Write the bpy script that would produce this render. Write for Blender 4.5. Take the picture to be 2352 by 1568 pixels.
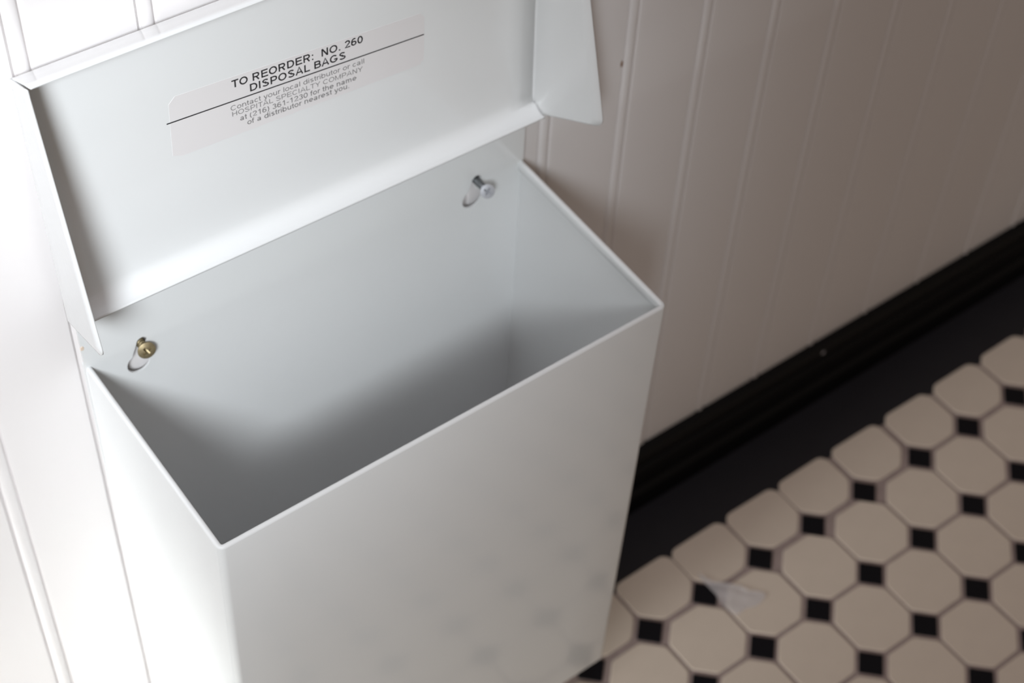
import bpy, bmesh, math, random
from mathutils import Vector, Matrix, geometry
random.seed(7)
S = bpy.context.scene
COL = S.collection
for o in list(bpy.data.objects):
    bpy.data.objects.remove(o, do_unlink=True)

# ------------------------------------------------------------------ camera
IMG_W = 2352
FPX = 3988.2
CAM = Vector((-0.17100, -0.51535, 0.99366))
YAW, PITCH, ROLL = 0.687239, 0.845603, 0.061441
fwd = Vector((math.sin(YAW)*math.cos(PITCH), math.cos(YAW)*math.cos(PITCH), -math.sin(PITCH)))
rgt = Vector((math.cos(YAW), -math.sin(YAW), 0))
upv = rgt.cross(fwd)
r2 = math.cos(ROLL)*rgt + math.sin(ROLL)*upv
u2 = -math.sin(ROLL)*rgt + math.cos(ROLL)*upv
cam = bpy.data.cameras.new('camera')
cam.sensor_fit = 'HORIZONTAL'
cam.sensor_width = 36.0
cam.lens = FPX*36.0/IMG_W
cam.clip_start = 0.01
cam.dof.use_dof = True
cam.dof.focus_distance = 0.705
cam.dof.aperture_fstop = 10.0
camo = bpy.data.objects.new('camera', cam)
M = Matrix(((r2.x, u2.x, -fwd.x), (r2.y, u2.y, -fwd.y), (r2.z, u2.z, -fwd.z))).to_4x4()
M.translation = CAM
camo.matrix_world = M
COL.objects.link(camo)
S.camera = camo

# ------------------------------------------------------------------ world, lights, exposure
wd = bpy.data.worlds.new('world')
S.world = wd
wd.use_nodes = True
bg = wd.node_tree.nodes['Background']
bg.inputs[0].default_value = (1.0, 0.835, 0.70, 1)
bg.inputs[1].default_value = 0.175

def area(name, loc, target, sx, sy, power, col, spread=180):
    l = bpy.data.lights.new(name, 'AREA')
    l.shape = 'RECTANGLE'; l.size = sx; l.size_y = sy
    l.energy = power; l.color = col
    l.spread = math.radians(spread)
    o = bpy.data.objects.new(name, l)
    o.location = loc
    d = Vector(target) - Vector(loc)
    o.rotation_euler = d.to_track_quat('-Z', 'Y').to_euler()
    COL.objects.link(o)
    return o
# daylight beam from the window high up on the left (soft edged: cone shaped to dim the box front and right wall)
def spot(name, loc, tgt, size, rad, power, col):
    l = bpy.data.lights.new(name, 'SPOT')
    l.energy = power; l.color = col
    l.spot_size = math.radians(size); l.spot_blend = 1.0; l.shadow_soft_size = rad
    o = bpy.data.objects.new(name, l)
    o.location = loc
    o.rotation_euler = (Vector(tgt)-Vector(loc)).to_track_quat('-Z', 'Y').to_euler()
    COL.objects.link(o)
    return o
spot('window_daylight', (-0.55, -0.80, 1.15), (-0.050, 0.0, 0.540), 30.5, 0.15, 82.0, (0.90, 0.955, 1.0))
# added fill lamp low on the left, out of view: brightens wall and box side
area('left_fill_light', (-0.72, -0.22, 0.30), (-0.05, 0.0, 0.09), 0.32, 0.22, 0.80, (0.95, 1.0, 1.0), 44)
# ceiling fixture of the room
area('ceiling_light', (-0.10, -0.42, 2.30), (0.3, -0.3, 0.0), 0.4, 0.4, 6.2, (0.97, 0.93, 1.0))

S.view_settings.view_transform = 'Standard'
S.view_settings.look = 'None'
S.view_settings.exposure = 0.0
S.view_settings.gamma = 1.0
S.view_settings.use_curve_mapping = False

# ------------------------------------------------------------------ materials
def mat(name, col, rough=0.5, spec=0.5, metal=0.0, noise=0.0, nscale=40.0, bump=0.0, bscale=200.0, coat=0.0):
    m = bpy.data.materials.new(name)
    m.use_nodes = True
    nt = m.node_tree
    b = nt.nodes['Principled BSDF']
    b.inputs['Base Color'].default_value = (*col, 1)
    b.inputs['Roughness'].default_value = rough
    b.inputs['Specular IOR Level'].default_value = spec
    b.inputs['Metallic'].default_value = metal
    b.inputs['Coat Weight'].default_value = coat
    tc = nt.nodes.new('ShaderNodeTexCoord')
    if noise > 0:
        n = nt.nodes.new('ShaderNodeTexNoise')
        n.inputs['Scale'].default_value = nscale
        n.inputs['Detail'].default_value = 4
        nt.links.new(tc.outputs['Object'], n.inputs['Vector'])
        mx = nt.nodes.new('ShaderNodeMix'); mx.data_type = 'RGBA'
        mx.inputs['A'].default_value = (*[c*(1-noise) for c in col], 1)
        mx.inputs['B'].default_value = (*[min(1, c*(1+noise)) for c in col], 1)
        nt.links.new(n.outputs['Fac'], mx.inputs['Factor'])
        nt.links.new(mx.outputs['Result'], b.inputs['Base Color'])
    if bump > 0:
        n2 = nt.nodes.new('ShaderNodeTexNoise')
        n2.inputs['Scale'].default_value = bscale
        n2.inputs['Detail'].default_value = 3
        nt.links.new(tc.outputs['Object'], n2.inputs['Vector'])
        bp = nt.nodes.new('ShaderNodeBump')
        bp.inputs['Strength'].default_value = bump
        bp.inputs['Distance'].default_value = 0.001
        nt.links.new(n2.outputs['Fac'], bp.inputs['Height'])
        nt.links.new(bp.outputs['Normal'], b.inputs['Normal'])
    return m
M_WALL = mat('wall_paint', (0.80, 0.77, 0.765), 0.38, 0.4, bump=0.10, bscale=60)
M_BACK = mat('wall_backing', (0.5, 0.48, 0.46), 0.8)
M_BASE = mat('black_base_paint', (0.0025, 0.0025, 0.003), 0.45, 0.18, bump=0.10, bscale=80)
M_BORDER = mat('black_border_tile', (0.017, 0.016, 0.020), 0.45, 0.32, noise=0.15)
M_GROUT = mat('grout', (0.36, 0.285, 0.265), 0.9, 0.2, noise=0.2, nscale=120, bump=0.3, bscale=600)
M_CREAM = mat('cream_tile', (0.72, 0.62, 0.52), 0.42, 0.4, noise=0.04, nscale=60)
M_BLACK = mat('black_tile', (0.0035, 0.0035, 0.006), 0.42, 0.22, noise=0.1)
M_ENAMEL = mat('white_enamel', (0.82, 0.83, 0.83), 0.11, 0.60, noise=0.012, nscale=30, bump=0.02, bscale=300)
M_LABEL = mat('label_film', (0.80, 0.775, 0.775), 0.30, 0.5)
M_PRINT = mat('label_ink', (0.035, 0.033, 0.035), 0.5, 0.3)
M_PRINT2 = mat('label_ink_pale', (0.23, 0.22, 0.22), 0.5, 0.3)
M_ZINC = mat('zinc_screw', (0.46, 0.47, 0.50), 0.50, 0.4, metal=0.35)
M_BRASS = mat('tarnished_brass', (0.36, 0.29, 0.17), 0.48, 0.5, metal=0.7, noise=0.35, nscale=700)
M_STEEL = mat('dark_thread_steel', (0.22, 0.23, 0.24), 0.45, 0.5, metal=0.8)
M_RUST = mat('rust', (0.20, 0.09, 0.035), 0.9, 0.2)
M_SCUFF = mat('grey_scuff', (0.36, 0.36, 0.38), 0.6, 0.3)
M_SPECK = mat('pale_speck', (0.62, 0.60, 0.64), 0.6, 0.3)
M_PAPER = mat('tissue_paper', (0.82, 0.79, 0.80), 0.75, 0.2)
nt = M_PAPER.node_tree
pb = nt.nodes['Principled BSDF']; po = nt.nodes['Material Output']
tr = nt.nodes.new('ShaderNodeBsdfTransparent'); ms = nt.nodes.new('ShaderNodeMixShader')
ms.inputs[0].default_value = 0.58
nt.links.new(tr.outputs[0], ms.inputs[1]); nt.links.new(pb.outputs[0], ms.inputs[2]); nt.links.new(ms.outputs[0], po.inputs['Surface'])

# ------------------------------------------------------------------ helpers
def mesh(name, verts, faces, material=None, smooth=None):
    me = bpy.data.meshes.new(name)
    me.from_pydata([tuple(v) for v in verts], [], faces)
    me.validate()
    bm = bmesh.new(); bm.from_mesh(me)
    bmesh.ops.recalc_face_normals(bm, faces=bm.faces)
    bm.to_mesh(me); bm.free()
    if material: me.materials.append(material)
    if smooth is not None:
        for p in me.polygons: p.use_smooth = True
        me.set_sharp_from_angle(angle=math.radians(smooth))
    return me
def link(name, data, parent=None, loc=None):
    o = bpy.data.objects.new(name, data)
    COL.objects.link(o)
    if loc is not None: o.location = loc
    if parent is not None:
        o.parent = parent
        o.matrix_parent_inverse = Matrix.Translation(-parent.location)
    return o
def thing(o, label, cat, group=None):
    o['label'] = label; o['category'] = cat
    if group: o['group'] = group
    return o
def struct(o, label=None):
    o['kind'] = 'structure'
    if label: o['label'] = label
    return o
def box_data(x0, x1, y0, y1, z0, z1):
    v = [(x, y, z) for z in (z0, z1) for y in (y0, y1) for x in (x0, x1)]
    f = [(0, 1, 3, 2), (4, 6, 7, 5), (0, 4, 5, 1), (2, 3, 7, 6), (0, 2, 6, 4), (1, 5, 7, 3)]
    return v, f
def extrude_x(profile, x0, x1):
    n = len(profile)
    v = [(x0, p[0], p[1]) for p in profile] + [(x1, p[0], p[1]) for p in profile]
    f = [(i, (i+1) % n, n+(i+1) % n, n+i) for i in range(n)]
    f += [tuple(range(n)), tuple(range(2*n-1, n-1, -1))]
    return v, f

# ------------------------------------------------------------------ wall with beadboard planks
XL, XR, WALL_H = -1.0, 2.0, 1.45
v, f = box_data(XL, XR, 0.011, 0.05, -0.02, WALL_H)
wall = struct(link('wall_back', mesh('wall_back', v, f, M_BACK)), 'white painted beadboard wall behind the receptacle')
beads = [-0.0471, 0.0028, 0.0562, 0.1086, 0.1609, 0.2132, 0.2655, 0.3190, 0.3720, 0.4253, 0.4775, 0.5320, 0.5870, 0.6420]
while beads[0] > XL + 0.06: beads.insert(0, beads[0]-0.0530)
while beads[-1] < XR - 0.06: beads.append(beads[-1]+0.0532)
def plank_mesh(w):
    e = 0.0046
    prof = [(-e, 0.0), (-0.0041, 0.0003), (-0.0036, 0.0012), (-0.0031, 0.0007)]
    for i in range(9):
        a = math.pi*i/8
        prof.append((-0.0029*math.cos(a), 0.0006-0.0012*math.sin(a)))
    prof += [(0.0031, 0.0007), (0.0036, 0.0012), (0.0042, 0.0003), (0.0050, 0.0001), (0.0060, 0.0), (w-e-0.0002, 0.0), (w-e, 0.0004), (w-e, 0.0112), (-e, 0.0112)]
    n = len(prof)
    v = [(p[0], p[1], 0.0) for p in prof] + [(p[0], p[1], WALL_H) for p in prof]
    f = [(i, (i+1) % n, n+(i+1) % n, n+i) for i in range(n)] + [tuple(range(n)), tuple(range(2*n-1, n-1, -1))]
    return mesh('plank', v, f, M_WALL, 35)
cache = {}
for k in range(len(beads)-1):
    w = round(beads[k+1]-beads[k], 5)
    if w not in cache: cache[w] = plank_mesh(w)
    link('plank', cache[w], wall, (beads[k], 0, 0))
# rust mark on the wall beside the bead
def blob(name, c, rx, rz, parent, material, y, n=14, seed=1, tilt=0.0, th=0.0004):
    rn = random.Random(seed)
    rr = [1+rn.uniform(-.18, .18) for _ in range(n)]
    v = []
    for yy, s in ((y, 1.0), (y-th, 0.75)):
        for i in range(n):
            a = 2*math.pi*i/n
            dx, dz = rx*rr[i]*s*math.cos(a), rz*rr[i]*s*math.sin(a)
            v.append((c[0]+dx*math.cos(tilt)-dz*math.sin(tilt), yy, c[1]+dx*math.sin(tilt)+dz*math.cos(tilt)))
    f = [(i, (i+1) % n, n+(i+1) % n, n+i) for i in range(n)] + [tuple(range(n, 2*n)), tuple(range(n-1, -1, -1))]
    return link(name, mesh(name, v, f, material), parent)
rs = blob('rust_spot', (0.3139, 0.4185), 0.0008, 0.0022, wall, M_RUST, 0.0001, seed=3)
rs['label'] = 'small brown rust spot on the wall'

# ------------------------------------------------------------------ baseboard
HB = 0.058
prof = [(0.003, -0.004), (0.003, HB), (-0.0035, HB), (-0.0060, HB-0.0012), (-0.0072, HB-0.0045), (-0.0072, 0.0455), (-0.0058, 0.0445), (-0.0058, 0.0432), (-0.0088, 0.0420),
        (-0.0092, 0.0400), (-0.0092, 0.0235), (-0.0080, 0.0222), (-0.0080, 0.0208), (-0.0105, 0.0195), (-0.0118, 0.0165), (-0.0122, 0.0120), (-0.0122, -0.004)]
v, f = extrude_x(prof, XL, XR)
bb = struct(link('baseboard_back', mesh('baseboard_back', v, f, M_BASE, 40)), 'black painted moulded baseboard')
sp = blob('paint_speck', (0.5395, 0.0505), 0.0016, 0.0016, bb, M_SPECK, -0.0070, seed=5)
sp['label'] = 'pale speck on the black baseboard'

# ------------------------------------------------------------------ floor: grout bed, black border, octagon and dot tiles
v, f = box_data(XL, XR, -1.8, 0.05, -0.05, -0.0008)
floor = struct(link('floor', mesh('floor', v, f, M_GROUT)), 'tiled floor of cream octagons and black dots')
EDGE = -0.0520
v, f = box_data(XL, XR, EDGE-0.0050, -0.006, -0.01, -0.0003)
bd = link('border_strip', mesh('border_strip', v, f, M_BORDER), floor)
bd['label'] = 'matt black floor border along the baseboard'

P = 0.0509
HALF = 0.0242     # octagon half width
DG = 0.0254       # octagon centre to diagonal edge
def tile_mesh(name, poly, material, r=0.0018, bev=0.0006, th=0.0030):
    n = len(poly)
    pts = []
    for i in range(n):
        p = Vector(poly[i]); a = (Vector(poly[i-1])-p); b = (Vector(poly[(i+1) % n])-p)
        ra = min(r, a.length*0.3); rb = min(r, b.length*0.3)
        p1 = p + a.normalized()*ra; p2 = p + b.normalized()*rb
        for t in (0, 0.5, 1):
            pts.append((1-t)**2*p1 + 2*t*(1-t)*p + t*t*p2)
    m = len(pts)
    cen = sum(pts, Vector((0, 0)))/m
    v = [(p.x, p.y, -th) for p in pts] + [(p.x, p.y, -bev*0.7) for p in pts]
    for p in pts:
        d = (p-cen); q = cen + d*(1-bev/d.length)
        v.append((q.x, q.y, 0))
    f = []
    for L in (0, 1):
        f += [(L*m+i, L*m+(i+1) % m, (L+1)*m+(i+1) % m, (L+1)*m+i) for i in range(m)]
    f.append(tuple(range(2*m, 3*m)))
    return mesh(name, v, f, material, 25)
def octagon(cut=None):
    c = DG*math.sqrt(2)-HALF
    pts = [(HALF, -c), (HALF, c), (c, HALF), (-c, HALF), (-HALF, c), (-HALF, -c), (-c, -HALF), (c, -HALF)]
    if cut is None: return pts
    out = []
    for i in range(8):
        a, b = pts[i], pts[(i+1) % 8]
        if a[1] <= cut: out.append(a)
        if (a[1] <= cut) != (b[1] <= cut):
            t = (cut-a[1])/(b[1]-a[1]); out.append((a[0]+t*(b[0]-a[0]), cut))
    return out
SD = 0.0082
dot_poly = [(SD*math.sqrt(2), 0), (0, SD*math.sqrt(2)), (-SD*math.sqrt(2), 0), (0, -SD*math.sqrt(2))]
ME_OCT = tile_mesh('octagon_tile', octagon(), M_CREAM)
ME_DOT = tile_mesh('square_tile', dot_poly, M_BLACK, r=0.0008)
def row0x(i):
    if i < 5: return 0.3090 + 0.0502*i
    return 0.5653 + 0.0516*(i-5)
def row0y(i): return -0.0938 if i < 5 else -0.0951
def gx(i, j): return row0x(i) if j == 0 else 0.3117 + P*i + 0.0003*(j-1)
def gy(i, j): return row0y(i) if j == 0 else -0.1473 - 0.0514*(j-1)
ME_CUT = {}
rt = random.Random(11)
stuff_oct, stuff_dot = [], []
def place(me, name, x, y, near, bucket):
    dz = rt.uniform(-0.0002, 0.0002)
    jx, jy, rz = rt.uniform(-.0004, .0004), rt.uniform(-.0004, .0004), rt.uniform(-.012, .012)
    if near:
        o = link(name, me, floor, (x+jx, y+jy, dz)); o.rotation_euler = (rt.uniform(-.004, .004), rt.uniform(-.004, .004), rz)
    else:
        bucket.append((me, x+jx, y+jy, dz, rz))
for j in range(-1, 29):          # octagon rows: -1 is the cut row at the border
    for i in range(-24, 32):
        if j == -1:
            x = (row0x(i)+row0x(i+1))/2; y = row0y(i)+0.0257
            cut = round(EDGE - y, 4)
            if cut not in ME_CUT: ME_CUT[cut] = tile_mesh('octagon_tile', octagon(cut), M_CREAM, r=0.0035)
            me = ME_CUT[cut]
        else:
            x = 0.3117 + P*(i+0.5) + 0.0003*j; y = -0.1473 + 0.0514*0.5 - 0.0514*j
            me = ME_OCT
        near = (-0.10 < x < 0.86 and y > -0.42)
        if XL+.03 < x < XR-.03: place(me, 'octagon_tile', x, y, near, stuff_oct)
for j in range(0, 29):
    for i in range(-24, 32):
        x, y = gx(i, j), gy(i, j)
        near = (-0.10 < x < 0.86 and y > -0.42)
        if XL+.03 < x < XR-.03: place(ME_DOT, 'square_tile', x, y, near, stuff_dot)
def join_stuff(name, items, material):
    V, F = [], []
    for me, x, y, dz, rz in items:
        b = len(V); c, s = math.cos(rz), math.sin(rz)
        for w in me.vertices:
            V.append((x+w.co.x*c-w.co.y*s, y+w.co.x*s+w.co.y*c, w.co.z+dz))
        F += [tuple(b+k for k in p.vertices) for p in me.polygons]
    me = bpy.data.meshes.new(name); me.from_pydata(V, [], F); me.materials.append(material)
    o = link(name, me, floor); o['kind'] = 'stuff'
    return o
join_stuff('octagon_tiles_beyond', stuff_oct, M_CREAM)
join_stuff('square_tiles_beyond', stuff_dot, M_BLACK)

# ------------------------------------------------------------------ disposal receptacle
BW = 0.2473
YB, YF = -0.0040, -0.1218
ZB, ZF = 0.3902, 0.3840
ZBOT_F, ZBOT_B = 0.0545, 0.0600
TAPER = 0.0067
root = bpy.data.objects.new('disposal_receptacle', None)
COL.objects.link(root)
root.location = (BW/2, -0.06, ZBOT_F)
root.empty_display_size = 0.05
thing(root, 'open white enamelled metal disposal bag receptacle hung on the beadboard wall', 'receptacle')

def frac(y): return (YB-y)/(YB-YF)
def ztop(y): return ZB + (ZF-ZB)*frac(y)
def zbot(y): return ZBOT_B + (ZBOT_F-ZBOT_B)*frac(y)
R = 0.0034
path = []
N = 8
YS = -0.0008
for i in range(7): path.append((0.0, YS + (YF+R-YS)*i/6, 1.0, 0.0))
for i in range(1, N):
    a = math.pi*0.5*i/N
    path.append((R-R*math.cos(a), YF+R-R*math.sin(a), math.cos(a), math.sin(a)))
for i in range(9): path.append((R+(BW-2*R)*i/8, YF, 0.0, 1.0))
for i in range(1, N):
    a = math.pi*0.5*i/N
    path.append((BW-R+R*math.sin(a), YF+R-R*math.cos(a), -math.sin(a), math.cos(a)))
for i in range(7): path.append((BW, YF+R+(YS-YF-R)*i/6, -1.0, 0.0))
# hemmed section: (inward offset, height below the top; 'b' = down to the bottom)
sec = [(0.0, 'b'), (0.0, -0.0012), (0.0002, -0.0006), (0.0006, -0.00015), (0.0012, 0.0), (0.0020, -0.00015), (0.0025, -0.0006), (0.0027, -0.0013),
       (0.0027, -0.0058), (0.0023, -0.0064), (0.0011, -0.0066), (0.0011, 'b')]
def tp(x, y, z):
    t = (ztop(y)-z)/(ztop(y)-zbot(y))
    return (x, y + TAPER*frac(y)*t, z)
V, F = [], []
m = len(sec)
for (px, py, nx, ny) in path:
    for (o_, h) in sec:
        x, y = px+nx*o_, py+ny*o_
        z = zbot(y) if h == 'b' else ztop(py)+h
        V.append(tp(x, y, z))
for i in range(len(path)-1):
    for k in range(m):
        F.append((i*m+k, i*m+(k+1) % m, (i+1)*m+(k+1) % m, (i+1)*m+k))
F.append(tuple(range(m))); F.append(tuple((len(path)-1)*m+k for k in range(m-1, -1, -1)))
body = link('body', mesh('body', V, F, M_ENAMEL, 50), root)
# bottom
V = []
for dz in (0.0, 0.0012):
    for (x, y) in ((0.0008, YB), (BW-0.0008, YB), (BW-0.0008, YF+0.0008), (0.0008, YF+0.0008)):
        p = tp(x, y, zbot(y)+0.0002+dz); V.append(p)
F = [(0, 3, 2, 1), (4, 5, 6, 7), (0, 1, 5, 4), (1, 2, 6, 5), (2, 3, 7, 6), (3, 0, 4, 7)]
link('bottom_panel', mesh('bottom_panel', V, F, M_ENAMEL), root)
# back panel with two keyhole slots
def keyhole(cx, cz, rad, sx, sz, hw):
    pts = []
    top = math.asin(hw/rad)
    for i in range(25):
        a = math.pi/2 - top - (2*math.pi-2*top)*i/24
        pts.append((cx+rad*math.cos(a), cz+rad*math.sin(a)))
    for i in range(9):
        a = math.pi - math.pi*i/8
        pts.append((sx+hw*math.cos(a), sz-hw+hw*math.sin(a)))
    return pts
PX0, PX1, PZ0, PZ1 = -0.0004, BW+0.0006, ZBOT_B, 0.4270
outer = [(PX0, PZ0), (PX1, PZ0), (PX1, PZ1), (PX0, PZ1)]
holes = [keyhole(0.0252, 0.3775, 0.0060, 0.0284, 0.3930, 0.0029), keyhole(0.2157, 0.3796, 0.0060, 0.2182, 0.3940, 0.0029)]
loops = [outer] + holes
flat = [p for L in loops for p in L]
tris = geometry.tessellate_polygon([[Vector((p[0], p[1], 0)) for p in L] for L in loops])
YP0, YP1 = -0.0051, -0.0040
n = len(flat)
V = [(p[0], YP0, p[1]) for p in flat] + [(p[0], YP1, p[1]) for p in flat]
F = [tuple(t) for t in tris] + [tuple(n+k for k in reversed(t)) for t in tris]
b = 0
for L in loops:
    k = len(L)
    for i in range(k): F.append((b+i, b+(i+1) % k, n+b+(i+1) % k, n+b+i))
    b += k
link('back_panel', mesh('back_panel', V, F, M_ENAMEL), root)
sc = blob('scratch', (0.0838, 0.4160), 0.0022, 0.0006, root, M_SCUFF, -0.0051, seed=8, tilt=-0.1, th=0.0002)
sc['label'] = 'short grey scratch'
rs2 = blob('rust_spot', (0.0002, 0.4035), 0.0010, 0.0016, root, mat('pale_rust', (0.74, 0.60, 0.48), 0.8), -0.0050, seed=9, th=0.0003)
rs2['label'] = 'faint rust mark at the panel edge'

# ------------------------------------------------------------------ lid
SL = -0.0200                 # the lid hangs slightly askew
def tilt(x): return SL*(x-0.1225)
LX0, LX1 = -0.0045, 0.2493
KL, KR = 0.067, 0.163        # outward flare of the two side skirts
A = Vector((-0.0042, 0.5578)); B = Vector((-0.0246, 0.5670)); C = Vector((-0.0529, 0.4449)); D = Vector((-0.0086, 0.4262))
FR_ = 0.0015                 # fold radius
V, F = [], []
def grid(rows):
    b = len(V); nr, nc = len(rows), len(rows[0])
    for r in rows: V.extend(r)
    for i in range(nr-1):
        for k in range(nc-1):
            F.append((b+i*nc+k, b+i*nc+k+1, b+(i+1)*nc+k+1, b+(i+1)*nc+k))
def add_lid_sheet():
    # lip (concave roll), panel, rolled top corner, flange -- listed from the bottom up
    pr = []
    for i in range(11):
        a = math.pi/2*i/10
        pr.append((-0.0176+0.0092*math.sin(a), 0.4390-0.0092*math.cos(a)))
    pr.insert(0, (-0.0186, 0.4299))
    top = A; pb = Vector(pr[-1])
    up = (top-pb).normalized()
    for i in range(1, 8): pr.append(tuple(pb+(top-up*0.002-pb)*i/7))
    fl = (B+Vector((0.0008, -0.0002))-A).normalized()
    p0 = A-up*0.002; p2 = A+fl*0.002
    for i in range(1, 6):
        t = i/5; pr.append(tuple((1-t)**2*p0+2*t*(1-t)*A+t*t*p2))
    pe = B+Vector((0.0008, -0.0002))
    for i in range(1, 4): pr.append(tuple(p2+(pe-p2)*i/3))
    xs = [LX0+FR_+(LX1-LX0-2*FR_)*i/16 for i in range(17)]
    # outer ends of the flange and the lip run right to the sheet's edge
    rows = []
    for (y, z) in pr: rows.append([(x, y, z+tilt(x)) for x in xs])
    grid(rows)
    # flange ends
    for side, xa, xb in ((0, LX0+0.0004, LX0+FR_), (1, LX1-FR_, LX1-0.0004)):
        grid([[(xa, y, z+tilt(xa)), (xb, y, z+tilt(xb))] for (y, z) in pr[-5:]])
        grid([[(xa, y, z+tilt(xa)), (xb, y, z+tilt(xb))] for (y, z) in pr[:8]])
def add_skirt(left):
    x0 = LX0 if left else LX1
    sg = 1 if left else -1
    k = KL if left else KR
    rows = []
    NS = 30
    rc = 0.0045
    Lb = (C-B).length
    ss = [i/NS*(1-rc/Lb) for i in range(NS)] + [1-rc/Lb*(1-j/8) for j in range(9)]
    for s in ss:
        Pp = A+(D-A)*s; Q = B+(C-B)*s
        dirv = (Q-Pp); ln = dirv.length; dv = dirv/ln
        reach = ln
        d = (1-s)*Lb
        if d < rc: reach = ln - (rc-math.sqrt(max(0, rc*rc-(rc-d)**2)))
        row = []
        for i in range(7):       # fold arc
            a = math.pi/2*i/6
            xx = x0+sg*FR_*(1-math.sin(a)); dd = FR_*(1-math.cos(a))
            p = Pp+dv*dd
            row.append((xx, p.x, p.y+tilt(x0)))
        for i in range(1, 7):
            dd = FR_+(reach-FR_)*i/6
            p = Pp+dv*dd
            xx = x0-sg*k*(dd-FR_)
            row.append((xx, p.x, p.y+tilt(x0)))
        rows.append(row)
    grid(rows)
add_lid_sheet(); add_skirt(True); add_skirt(False)
me = bpy.data.meshes.new('lid')
me.from_pydata(V, [], F)
bm = bmesh.new(); bm.from_mesh(me)
bmesh.ops.remove_doubles(bm, verts=bm.verts, dist=0.0003)
bmesh.ops.recalc_face_normals(bm, faces=bm.faces)
bm.to_mesh(me); bm.free()
for p in me.polygons: p.use_smooth = True
me.set_sharp_from_angle(angle=math.radians(50))
me.materials.append(M_ENAMEL)
lid = link('lid', me, root)
lid['label'] = 'open flanged lid standing up against the wall'
sol = lid.modifiers.new('sheet', 'SOLIDIFY')
sol.thickness = 0.0010; sol.offset = 0.0

# ------------------------------------------------------------------ label with print, on the inside of the lid
PB = Vector((-0.0084, 0.4390)); PU = (A-PB)
def panel_y(z, x=0.1225): 
    zz = z - tilt(x)
    return PB.x + (zz-PB.y)/PU.y*PU.x
def onpanel(x, z, off): return (x, panel_y(z, x)-0.0005-off, z)
lab = [(0.0556, 0.4925), (0.0600, 0.4905), (0.1815, 0.4838), (0.1840, 0.4860), (0.1848, 0.5092), (0.1825, 0.5118), (0.0605, 0.5220), (0.0572, 0.5190)]
n = len(lab)
V = [onpanel(x, z, 0.0001) for x, z in lab] + [onpanel(x, z, 0.0) for x, z in lab]
F = [tuple(range(n))] + [(i, (i+1) % n, n+(i+1) % n, n+i) for i in range(n)] + [tuple(range(2*n-1, n-1, -1))]
lb = link('label', mesh('label', V, F, M_LABEL), lid)
lb['label'] = 'translucent printed reorder sticker'

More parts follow.
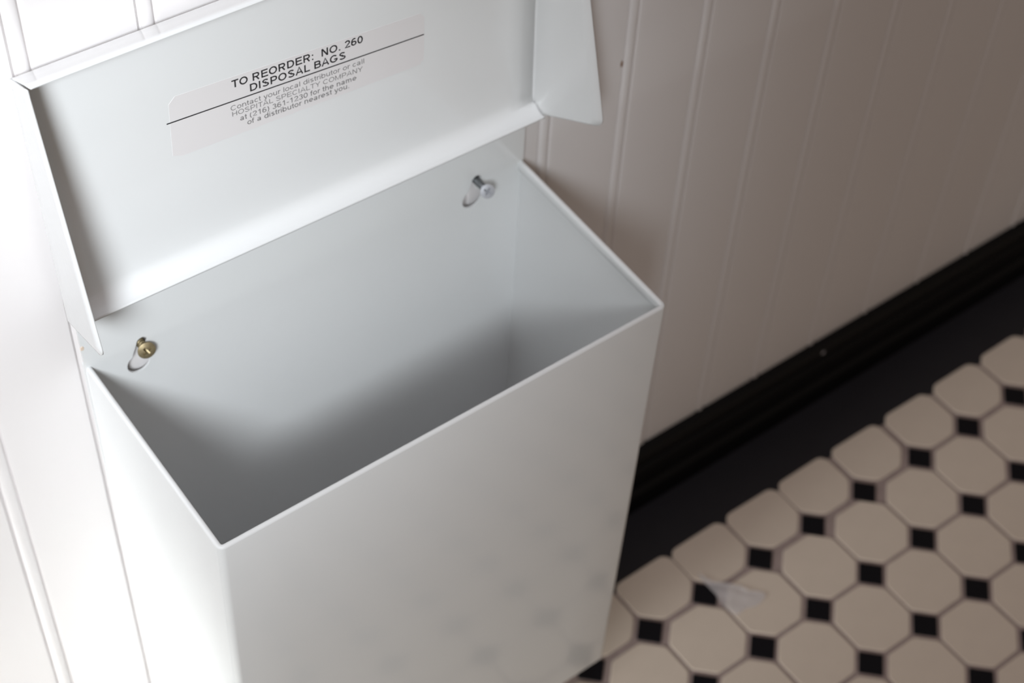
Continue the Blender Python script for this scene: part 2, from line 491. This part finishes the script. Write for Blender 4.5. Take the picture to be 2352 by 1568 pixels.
# plain grotesque lettering drawn from strokes (unit = cap height)
def arc(cx, cy, rx, ry, a0, a1, n=12):
    return [(cx+rx*math.cos(math.radians(a0+(a1-a0)*i/n)), cy+ry*math.sin(math.radians(a0+(a1-a0)*i/n))) for i in range(n+1)]
def glyphs(w):
    h = w/2; X = 0.73; lo, hi = h, 1-h; g = {}
    mid = 0.52
    def bowl(x0, xr, yb, yt):   # straight-backed half round
        r = (yt-yb)/2
        return [(x0, yt)] + arc(xr-min(r, xr-x0), (yb+yt)/2, min(r, xr-x0), r, 90, -90, 10) + [(x0, yb)]
    g[' '] = (0.39, [])
    g['T'] = (0.85, [[(0.03, hi), (0.82, hi)], [(0.425, 0), (0.425, 1)]])
    g['O'] = (1.09, [arc(0.545, 0.5, 0.48-h, 0.51-h, 0, 360, 24)])
    g['C'] = (1.01, [arc(0.53, 0.5, 0.46-h, 0.51-h, 42, 318, 20)])
    g['G'] = (1.09, [arc(0.54, 0.5, 0.48-h, 0.51-h, 42, 340, 20) + [(0.97-h, 0.42), (0.58, 0.42)]])
    g['D'] = (1.01, [[(0.11+h, 0), (0.11+h, 1)], [(0.11, hi), (0.45, hi)] + arc(0.5, 0.5, 0.45-h, 0.5-h, 90, -90, 12) + [(0.45, lo), (0.11, lo)]])
    g['R'] = (1.01, [[(0.11+h, 0), (0.11+h, 1)], bowl(0.11, 0.90-h, 0.46, hi), [(0.52, 0.46), (0.90-h, 0.0)]])
    g['P'] = (0.93, [[(0.11+h, 0), (0.11+h, 1)], bowl(0.11, 0.88-h, 0.42, hi)])
    g['B'] = (0.93, [[(0.11+h, 0), (0.11+h, 1)], bowl(0.11, 0.84-h, mid, hi), bowl(0.11, 0.89-h, lo, mid)])
    g['E'] = (0.93, [[(0.11+h, 0), (0.11+h, 1)], [(0.11, hi), (0.87, hi)], [(0.11, mid), (0.82, mid)], [(0.11, lo), (0.89, lo)]])
    g['L'] = (0.78, [[(0.11+h, 0), (0.11+h, 1)], [(0.11, lo), (0.76, lo)]])
    g['N'] = (1.01, [[(0.11+h, 0), (0.11+h, 1)], [(0.90-h, 0), (0.90-h, 1)], [(0.11+h, 1), (0.90-h, 0)]])
    g['H'] = (1.01, [[(0.11+h, 0), (0.11+h, 1)], [(0.90-h, 0), (0.90-h, 1)], [(0.11, mid), (0.9, mid)]])
    g['M'] = (1.16, [[(0.10+h, 0), (0.10+h, 1)], [(1.06-h, 0), (1.06-h, 1)], [(0.10+h, 1), (0.58, 0), (1.06-h, 1)]])
    g['I'] = (0.39, [[(0.195, 0), (0.195, 1)]])
    g['A'] = (0.95, [[(0.02+h, 0), (0.475, 1), (0.93-h, 0)], [(0.2, 0.32), (0.75, 0.32)]])
    g['Y'] = (0.93, [[(0.02+h, 1), (0.465, 0.45), (0.91-h, 1)], [(0.465, 0.45), (0.465, 0)]])
    g['S'] = (0.93, [arc(0.465, 0.74, 0.36-h, 0.26-h, 20, 270, 14) + arc(0.465, 0.26, 0.39-h, 0.27-h, 90, -160, 14)])
    g['0'] = (0.78, [arc(0.39, 0.5, 0.34-h, 0.51-h, 0, 360, 20)])
    g['1'] = (0.78, [[(0.48, 0), (0.48, 1)], [(0.48, 0.97), (0.2, 0.72)]])
    g['2'] = (0.78, [arc(0.39, 0.70, 0.33-h, 0.30-h, 170, -35, 12) + [(0.05+h, lo), (0.73, lo)]])
    g['3'] = (0.78, [arc(0.38, 0.75, 0.30-h, 0.25-h, 160, -80, 12), arc(0.38, 0.28, 0.34-h, 0.28-h, 90, -160, 12)])
    g['6'] = (0.78, [arc(0.39, 0.32, 0.34-h, 0.32-h, 0, 360, 18), arc(0.45, 0.50, 0.39-h, 0.50-h, 60, 190, 10)])
    g[':'] = (0.39, [[(0.195, 0), (0.195, w)], [(0.195, X-w), (0.195, X)]])
    g['.'] = (0.39, [[(0.195, 0), (0.195, w)]])
    g['-'] = (0.46, [[(0.05, 0.36), (0.41, 0.36)]])
    g['('] = (0.46, [arc(0.52, 0.4, 0.38, 0.62, 125, 235, 8)])
    g[')'] = (0.46, [arc(-0.06, 0.4, 0.38, 0.62, 55, -55, 8)])
    o = arc(0.39, X/2, 0.34-h, X/2+0.01-h, 0, 360, 18)
    g['o'] = (0.78, [o])
    g['c'] = (0.70, [arc(0.38, X/2, 0.33-h, X/2-h, 45, 315, 14)])
    g['e'] = (0.78, [arc(0.39, X/2, 0.34-h, X/2-h, 0, 315, 16), [(0.06, X/2), (0.72, X/2)]])
    g['a'] = (0.78, [[(0.64-h, 0), (0.64-h, X*0.72)] + arc(0.37, X*0.72, 0.27-h, X*0.28-h, 0, 165, 8), arc(0.34, X*0.29, 0.28-h, X*0.29-h, 0, 360, 14)])
    g['d'] = (0.78, [o, [(0.70-h, 0), (0.70-h, 1)]])
    g['b'] = (0.78, [o, [(0.08+h, 0), (0.08+h, 1)]])
    g['n'] = (0.78, [[(0.09+h, 0), (0.09+h, X)], arc(0.39, X*0.6, 0.30-h, X*0.4-h, 180, 0, 10) + [(0.69-h, 0)]])
    g['h'] = (0.78, [[(0.09+h, 0), (0.09+h, 1)], arc(0.39, X*0.6, 0.30-h, X*0.4-h, 180, 0, 10) + [(0.69-h, 0)]])
    g['u'] = (0.78, [[(0.69-h, 0), (0.69-h, X)], [(0.09+h, X)] + arc(0.39, X*0.4, 0.30-h, X*0.4-h, 180, 360, 10)])
    g['m'] = (1.16, [[(0.09+h, 0), (0.09+h, X)], arc(0.335, X*0.6, 0.29-h, X*0.4-h, 180, 0, 8) + [(0.625-h, 0)], arc(0.825-h, X*0.6, 0.25-h/2, X*0.4-h, 180, 0, 8) + [(1.075-h*1.5, 0)]])
    g['r'] = (0.46, [[(0.09+h, 0), (0.09+h, X)], arc(0.42, X*0.55, 0.33-h, X*0.45-h, 175, 80, 8)])
    g['l'] = (0.31, [[(0.155, 0), (0.155, 1)]])
    g['i'] = (0.31, [[(0.155, 0), (0.155, X)], [(0.155, 1-w), (0.155, 1)]])
    g['t'] = (0.39, [[(0.19, 0.95), (0.19, 0.12), (0.24, lo), (0.36, lo)], [(0.02, X-h), (0.36, X-h)]])
    g['f'] = (0.39, [[(0.16, 0), (0.16, 0.85), (0.22, hi), (0.38, hi)], [(0.02, X-h), (0.36, X-h)]])
    g['s'] = (0.70, [arc(0.35, X*0.74, 0.27-h, X*0.26-h, 25, 270, 10) + arc(0.35, X*0.26, 0.29-h, X*0.27-h, 90, -155, 10)])
    g['y'] = (0.70, [[(0.02+h, X), (0.36, 0.02)], [(0.68-h, X), (0.32, -0.18), (0.22, -0.27+h), (0.08, -0.27+h)]])
    return g
def text_polys(body, w):
    g = glyphs(w); vs, fs = [], []; x = 0.0
    for ch in body:
        adv, strokes = g[ch]
        for st in strokes:
            pts = [Vector(p) for p in st]
            n = len(pts); L = []
            closed = (pts[0]-pts[-1]).length < 1e-6
            for i in range(n):
                if closed:
                    a = pts[i-1] if i > 0 else pts[n-2]; c = pts[i+1] if i < n-1 else pts[1]
                else:
                    a = pts[max(0, i-1)]; c = pts[min(n-1, i+1)]
                p = pts[i]
                d1 = (p-a) if (p-a).length > 1e-9 else (c-p)
                d2 = (c-p) if (c-p).length > 1e-9 else d1
                d1 = d1.normalized(); d2 = d2.normalized()
                n1 = Vector((-d1.y, d1.x)); n2 = Vector((-d2.y, d2.x))
                m_ = n1+n2
                m_ = m_/max(0.6, m_.length_squared/2)*1.0 if m_.length > 1e-6 else n1
                L.append((p+m_*w*0.5, p-m_*w*0.5))
            b0 = len(vs)
            for (q1, q2) in L: vs += [(q1.x+x, q1.y), (q2.x+x, q2.y)]
            for i in range(n-1): fs.append((b0+2*i, b0+2*i+1, b0+2*i+3, b0+2*i+2))
        x += adv
    return vs, fs
def print_line(V, F, body, x0, z0, x1, z1, cap, w):
    vs, fs = text_polys(body, w)
    xa = min(p[0] for p in vs); xb = max(p[0] for p in vs)
    W = math.hypot(x1-x0, z1-z0); ux, uz = (x1-x0)/W, (z1-z0)/W
    sx = W/(xb-xa)
    b = len(V)
    for (a, c) in vs:
        s, t = (a-xa)*sx, c*cap
        V.append(onpanel(x0+ux*s-uz*t*0.4, z0+uz*s+ux*t, 0.00018))
    F.extend(tuple(b+k for k in q) for q in fs)
V, F = [], []
print_line(V, F, 'TO REORDER:  NO. 260', 0.0866, 0.5142, 0.1520, 0.5094, 0.0039, 0.17)
print_line(V, F, 'DISPOSAL BAGS', 0.0949, 0.5086, 0.1428, 0.5048, 0.0039, 0.17)
# ruled line
b = len(V)
for (x, z) in ((0.0550, 0.50965), (0.1843, 0.49940), (0.1843, 0.50000), (0.0550, 0.51025)): V.append(onpanel(x, z, 0.00018))
F.append((b, b+1, b+2, b+3))
pr1 = link('label_print', mesh('label_print', V, F, M_PRINT), lid)
pr1['label'] = 'bold black lettering with a ruled line'
V, F = [], []
print_line(V, F, 'Contact your local distributor or call', 0.0848, 0.5028, 0.1521, 0.4980, 0.0026, 0.12)
print_line(V, F, 'HOSPITAL SPECIALTY COMPANY', 0.0852, 0.4996, 0.1511, 0.4942, 0.0025, 0.12)
print_line(V, F, 'at (216) 361-1230 for the name', 0.0886, 0.4957, 0.1476, 0.4908, 0.0027, 0.14)
print_line(V, F, 'of a distributor nearest you.', 0.0918, 0.4920, 0.1436, 0.4881, 0.0027, 0.14)
pr2 = link('label_print', mesh('label_print', V, F, M_PRINT2), lid)
pr2['label'] = 'small pale grey lettering'

# ------------------------------------------------------------------ screws
def screw(name, axis_pt, y_head, rad, dome, head_mat, shank_mat, tiltx, tilty, rot, label):
    """cross-head wood screw; local -Y is out of the wall"""
    e = bpy.data.objects.new(name, None); COL.objects.link(e)
    e.location = (axis_pt[0], y_head, axis_pt[1]); e.empty_display_size = 0.005
    thing(e, label, 'screw', None)
    NR, NA = 30, 64
    V, F = [], []
    for i in range(NR+1):
        r = rad*i/NR
        for a in range(NA):
            t = 2*math.pi*a/NA
            x, z = r*math.cos(t), r*math.sin(t)
            h = dome*(1-(r/rad)**2)
            xr = abs(x*math.cos(rot)+z*math.sin(rot)); zr = abs(-x*math.sin(rot)+z*math.cos(rot))
            w = 0.125*rad
            arm = max(xr, zr)
            if min(xr, zr) < w and arm < 0.55*rad: h -= 0.60*rad*(1-arm/(0.75*rad))
            V.append((x, -h, z))
    b = len(V)
    for (rr, yy) in ((rad*0.97, 0.0006), (rad*0.45, 0.0024)):
        for a in range(NA):
            t = 2*math.pi*a/NA; V.append((rr*math.cos(t), yy, rr*math.sin(t)))
    for i in range(NR):
        for a in range(NA): F.append((i*NA+a, i*NA+(a+1) % NA, (i+1)*NA+(a+1) % NA, (i+1)*NA+a))
    for L in range(2):
        o0 = NR*NA+L*NA
        for a in range(NA): F.append((o0+a, o0+(a+1) % NA, o0+NA+(a+1) % NA, o0+NA+a))
    F.append(tuple(b+NA+a for a in range(NA)))
    Rm = Matrix.Rotation(tiltx, 3, 'X') @ Matrix.Rotation(tilty, 3, 'Z')
    V = [tuple(Rm @ Vector(q)) for q in V]
    me = mesh('head', V, F, head_mat, 40)
    h = bpy.data.objects.new('head', me); COL.objects.link(h); h.parent = e
    # threaded shank
    V, F = [], []
    L = -y_head+0.012; NT = 60; NB_ = 14
    for i in range(NT+1):
        y = 0.002+L*i/NT
        for a in range(NB_):
            t = 2*math.pi*a/NB_
            r = rad*0.42+rad*0.14*(0.5+0.5*math.cos(2*math.pi*y/0.0016+t))
            V.append((r*math.cos(t), y, r*math.sin(t)))
    for i in range(NT):
        for a in range(NB_): F.append((i*NB_+a, i*NB_+(a+1) % NB_, (i+1)*NB_+(a+1) % NB_, (i+1)*NB_+a))
    F.append(tuple(range(NB_))); F.append(tuple(NT*NB_+a for a in range(NB_)))
    s = bpy.data.objects.new('shank', mesh('shank', V, F, shank_mat, 60)); COL.objects.link(s); s.parent = e
    return e
screw('mounting_screw', (0.0287, 0.3866), -0.0082, 0.0043, 0.0012, M_BRASS, M_BRASS, -0.25, -0.15, 0.5,
      'tarnished brass cross-head screw in the left keyhole slot')
screw('mounting_screw', (0.2180, 0.3908), -0.0148, 0.0037, 0.0004, M_ZINC, M_STEEL, -0.55, -0.35, 0.75,
      'shiny zinc cross-head screw sticking out of the right keyhole slot')

# ------------------------------------------------------------------ scrap of tissue on the floor
pts = [(0.3656, -0.0780), (0.3667, -0.0849), (0.3690, -0.0892), (0.3737, -0.0931), (0.3778, -0.0977), (0.3828, -0.1029), (0.3842, -0.1093), (0.3895, -0.1131), (0.3920, -0.1165), (0.3902, -0.1196), (0.3852, -0.1212), (0.3790, -0.1213), (0.3731, -0.1189), (0.3649, -0.1191), (0.3633, -0.1158), (0.3622, -0.1113), (0.3619, -0.1045), (0.3639, -0.0988), (0.3640, -0.0926), (0.3639, -0.0867), (0.3636, -0.0827)]
n = len(pts)
cx = sum(p[0] for p in pts)/n; cy = sum(p[1] for p in pts)/n
V, F = [], []
RG = 5
for r in range(1, RG+1):
    for i in range(n):
        s = r/RG
        x, y = cx+(pts[i][0]-cx)*s, cy+(pts[i][1]-cy)*s
        z = 0.0009+0.0004*math.sin(x*430+1.0)*math.cos(y*390)+0.0018*max(0, s-0.7)*max(0, math.sin(i*1.3))
        V.append((x, y, max(0.0005, z)))
V.append((cx, cy, 0.0010))
for i in range(n): F.append((len(V)-1, i, (i+1) % n))
for r in range(RG-1):
    for i in range(n): F.append((r*n+i, r*n+(i+1) % n, (r+1)*n+(i+1) % n, (r+1)*n+i))
scr = link('paper_scrap', mesh('paper_scrap', V, F, M_PAPER, 80))
thing(scr, 'crumpled scrap of thin white tissue lying on the floor tiles', 'paper scrap')
